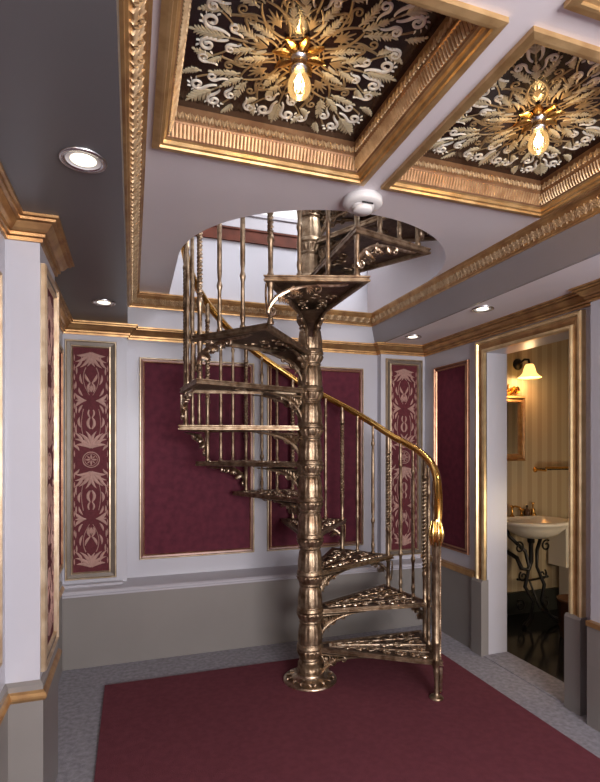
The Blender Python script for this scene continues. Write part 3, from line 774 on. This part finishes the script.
b = MB().tube([(-.02, .02, .71), (-.02, .02, .60), (-.02, .02, .50), (-.05, .02, .43), (-.10, .04, .44), (-.11, .08, .52), (-.11, .20, .55)], .019, 10).lathe([(.03, .695), (.03, .66), (.022, .65)], (-.02, .02, 0), 14)
b.build('waste_pipe', 'iron', SK)
FA = MB(); 
FA.lathe([(.022, .85), (.018, .86), (.010, .87), (.010, .93), (.014, .94), (.008, .95)], (-.07, .185, 0), 12).tube([(-.07, .185, .92), (-.07, .15, .945), (-.07, .09, .94), (-.07, .06, .915)], .009, 8)
for x in (-.17, .03):
    FA.lathe([(.018, .85), (.014, .86), (.009, .87), (.009, .895), (.016, .90), (.012, .915)], (x, .185, 0), 12).tube([(x-.03, .185, .91), (x+.03, .185, .91)], .006, 6)
FA.build('faucet', 'brass', SK)

t = thing('soap_bottle', 'small dark soap bottle on the back of the washbasin', 'bottle', (3.26, 3.545, .8535))
MB().lathe([(.022, 0), (.026, .006), (.026, .04), (.018, .055), (.009, .06), (.009, .075)], n=16).build('bottle_body', 'brown', t)
MB().lathe([(.011, .075), (.011, .088), (.004, .092)], n=12).build('stopper', 'iron', t)
t = thing('soap_dispenser', 'brass soap pump beside the dark bottle on the washbasin', 'dispenser', (3.325, 3.545, .853))
MB().lathe([(.026, 0), (.028, .008), (.020, .02), (.016, .045), (.020, .055), (.009, .06)], n=16).build('pump_body', 'brass', t)
MB().lathe([(.006, .06), (.006, .10), (.014, .102), (.014, .112), (.003, .115)], n=12).build('pump_head', 'brass', t)

t = thing('wall_mirror', 'gilt framed mirror above the washbasin under the lit wall lamp', 'mirror', (3.04, YBW, 1.33))
q = lambda u, v, w: (u, -w, v)
MB().sweep([(-.21, 0), (.21, 0), (.21, .56), (-.21, .56)], [(0, 0), (0, .03), (.015, .04), (.03, .028), (.05, .034), (.06, .012), (.06, 0)], True, q).build('gilded_frame', 'gold', t)
MB().prism([(-.155, .055), (.155, .055), (.155, .505), (-.155, .505)], 0, .010, q).build('mirror_glass', 'mirror', t)
b = MB(); ribbons([([(v, u) for u, v in p], w) for p, w in both(acanthus(.0, .02, .9, .12, .07, 4)+spiral(.05, .12, .035, 0, 1.3, 1, .02, .01))+palmette(0, 0, 0, .12, 7, 1.1, .03)], lambda u, v, w: (u, -.012-w, .56+v), .02, b)
b.build('carved_crest', 'brass', t)
t = thing('wall_lamp', 'lit bell shaded wall lamp above the gilt mirror in the washroom', 'lamp', (3.19, YBW, 2.17))
b = MB().lathe([(.05, 0), (.05, .01), (.035, .022), (.015, .03)], n=20, axis='y', c=(0, 0, 0)).tube([(0, -.02, 0), (0, -.08, .03), (0, -.13, .02), (0, -.14, -.02)], .010, 8)
b.build('lamp_arm', 'iron', t)
MB().lathe([(.028, -.02), (.036, -.03), (.046, -.06), (.055, -.095), (.085, -.128), (.095, -.134)], (0, -.14, 0), 28, cap=False).build('lamp_shade', 'shade', t)
l = light('wall_lamp_glow', 'POINT', (0, -.14, -.16), 2.5, (1, .66, .32), .04); l.parent = t
t = thing('wall_shelf', 'small glass and brass shelf on the striped wallpaper right of the mirror', 'shelf', (3.58, YBW, 1.25))
MB().box(-.2, .22, -.12, -.012, 0, .012).build('glass_plate', 'glass', t)
for x in (-.2, .2):
    MB().lathe([(.024, 0), (.024, .008), (.012, .014), (.010, .03)], n=14, axis='y', c=(x, 0, 0)).tube([(x, -.01, .0), (x, -.125, -.004)], .008, 8).build('bracket', 'brass', t)
MB().tube([(-.2, -.125, .02), (.22, -.125, .02)], .010, 8).tube([(-.2, -.125, .02), (-.2, -.125, -.01)], .006, 6).tube([(.2, -.125, .02), (.2, -.125, -.01)], .006, 6).build('guard_rail', 'brass', t)
t = thing('toilet', 'white toilet with dark seat right of the washbasin, half hidden by the door casing', 'toilet', (3.70, 3.46, 0))
MB().prism([(-.19, -.09), (.19, -.09), (.2, .09), (-.2, .09)], .42, .78).box(-.205, .205, -.105, .1, .78, .81).build('cistern', 'porcelain', t)
rows = []
for r, z, dy in ((.11, 0, -.25), (.10, .05, -.25), (.09, .15, -.25), (.12, .26, -.28), (.18, .36, -.32), (.185, .39, -.32)): rows.append([(r*cos(2*pi*i/28), dy+r*1.25*sin(2*pi*i/28), z) for i in range(28)])
MB().grid(rows, True, True, True).box(-.09, .09, -.2, .08, .0, .42).build('bowl', 'porcelain', t)
rows = [[(r*cos(2*pi*i/28), -.32+r*1.25*sin(2*pi*i/28), z) for i in range(28)] for r, z in ((.186, .391), (.198, .395), (.198, .415), (.15, .425))]
MB().grid(rows, True, True, True).build('seat_lid', 'iron', t)
t = thing('waste_bin', 'dark brown waste bin standing on the black washroom floor in front of the toilet', 'bin', (3.18, 2.98, 0))
MB().lathe([(.09, 0), (.095, .01), (.115, .28), (.12, .285), (.12, .30), (.112, .30), (.088, .02)], n=32).build('bin_body', 'brown', t)
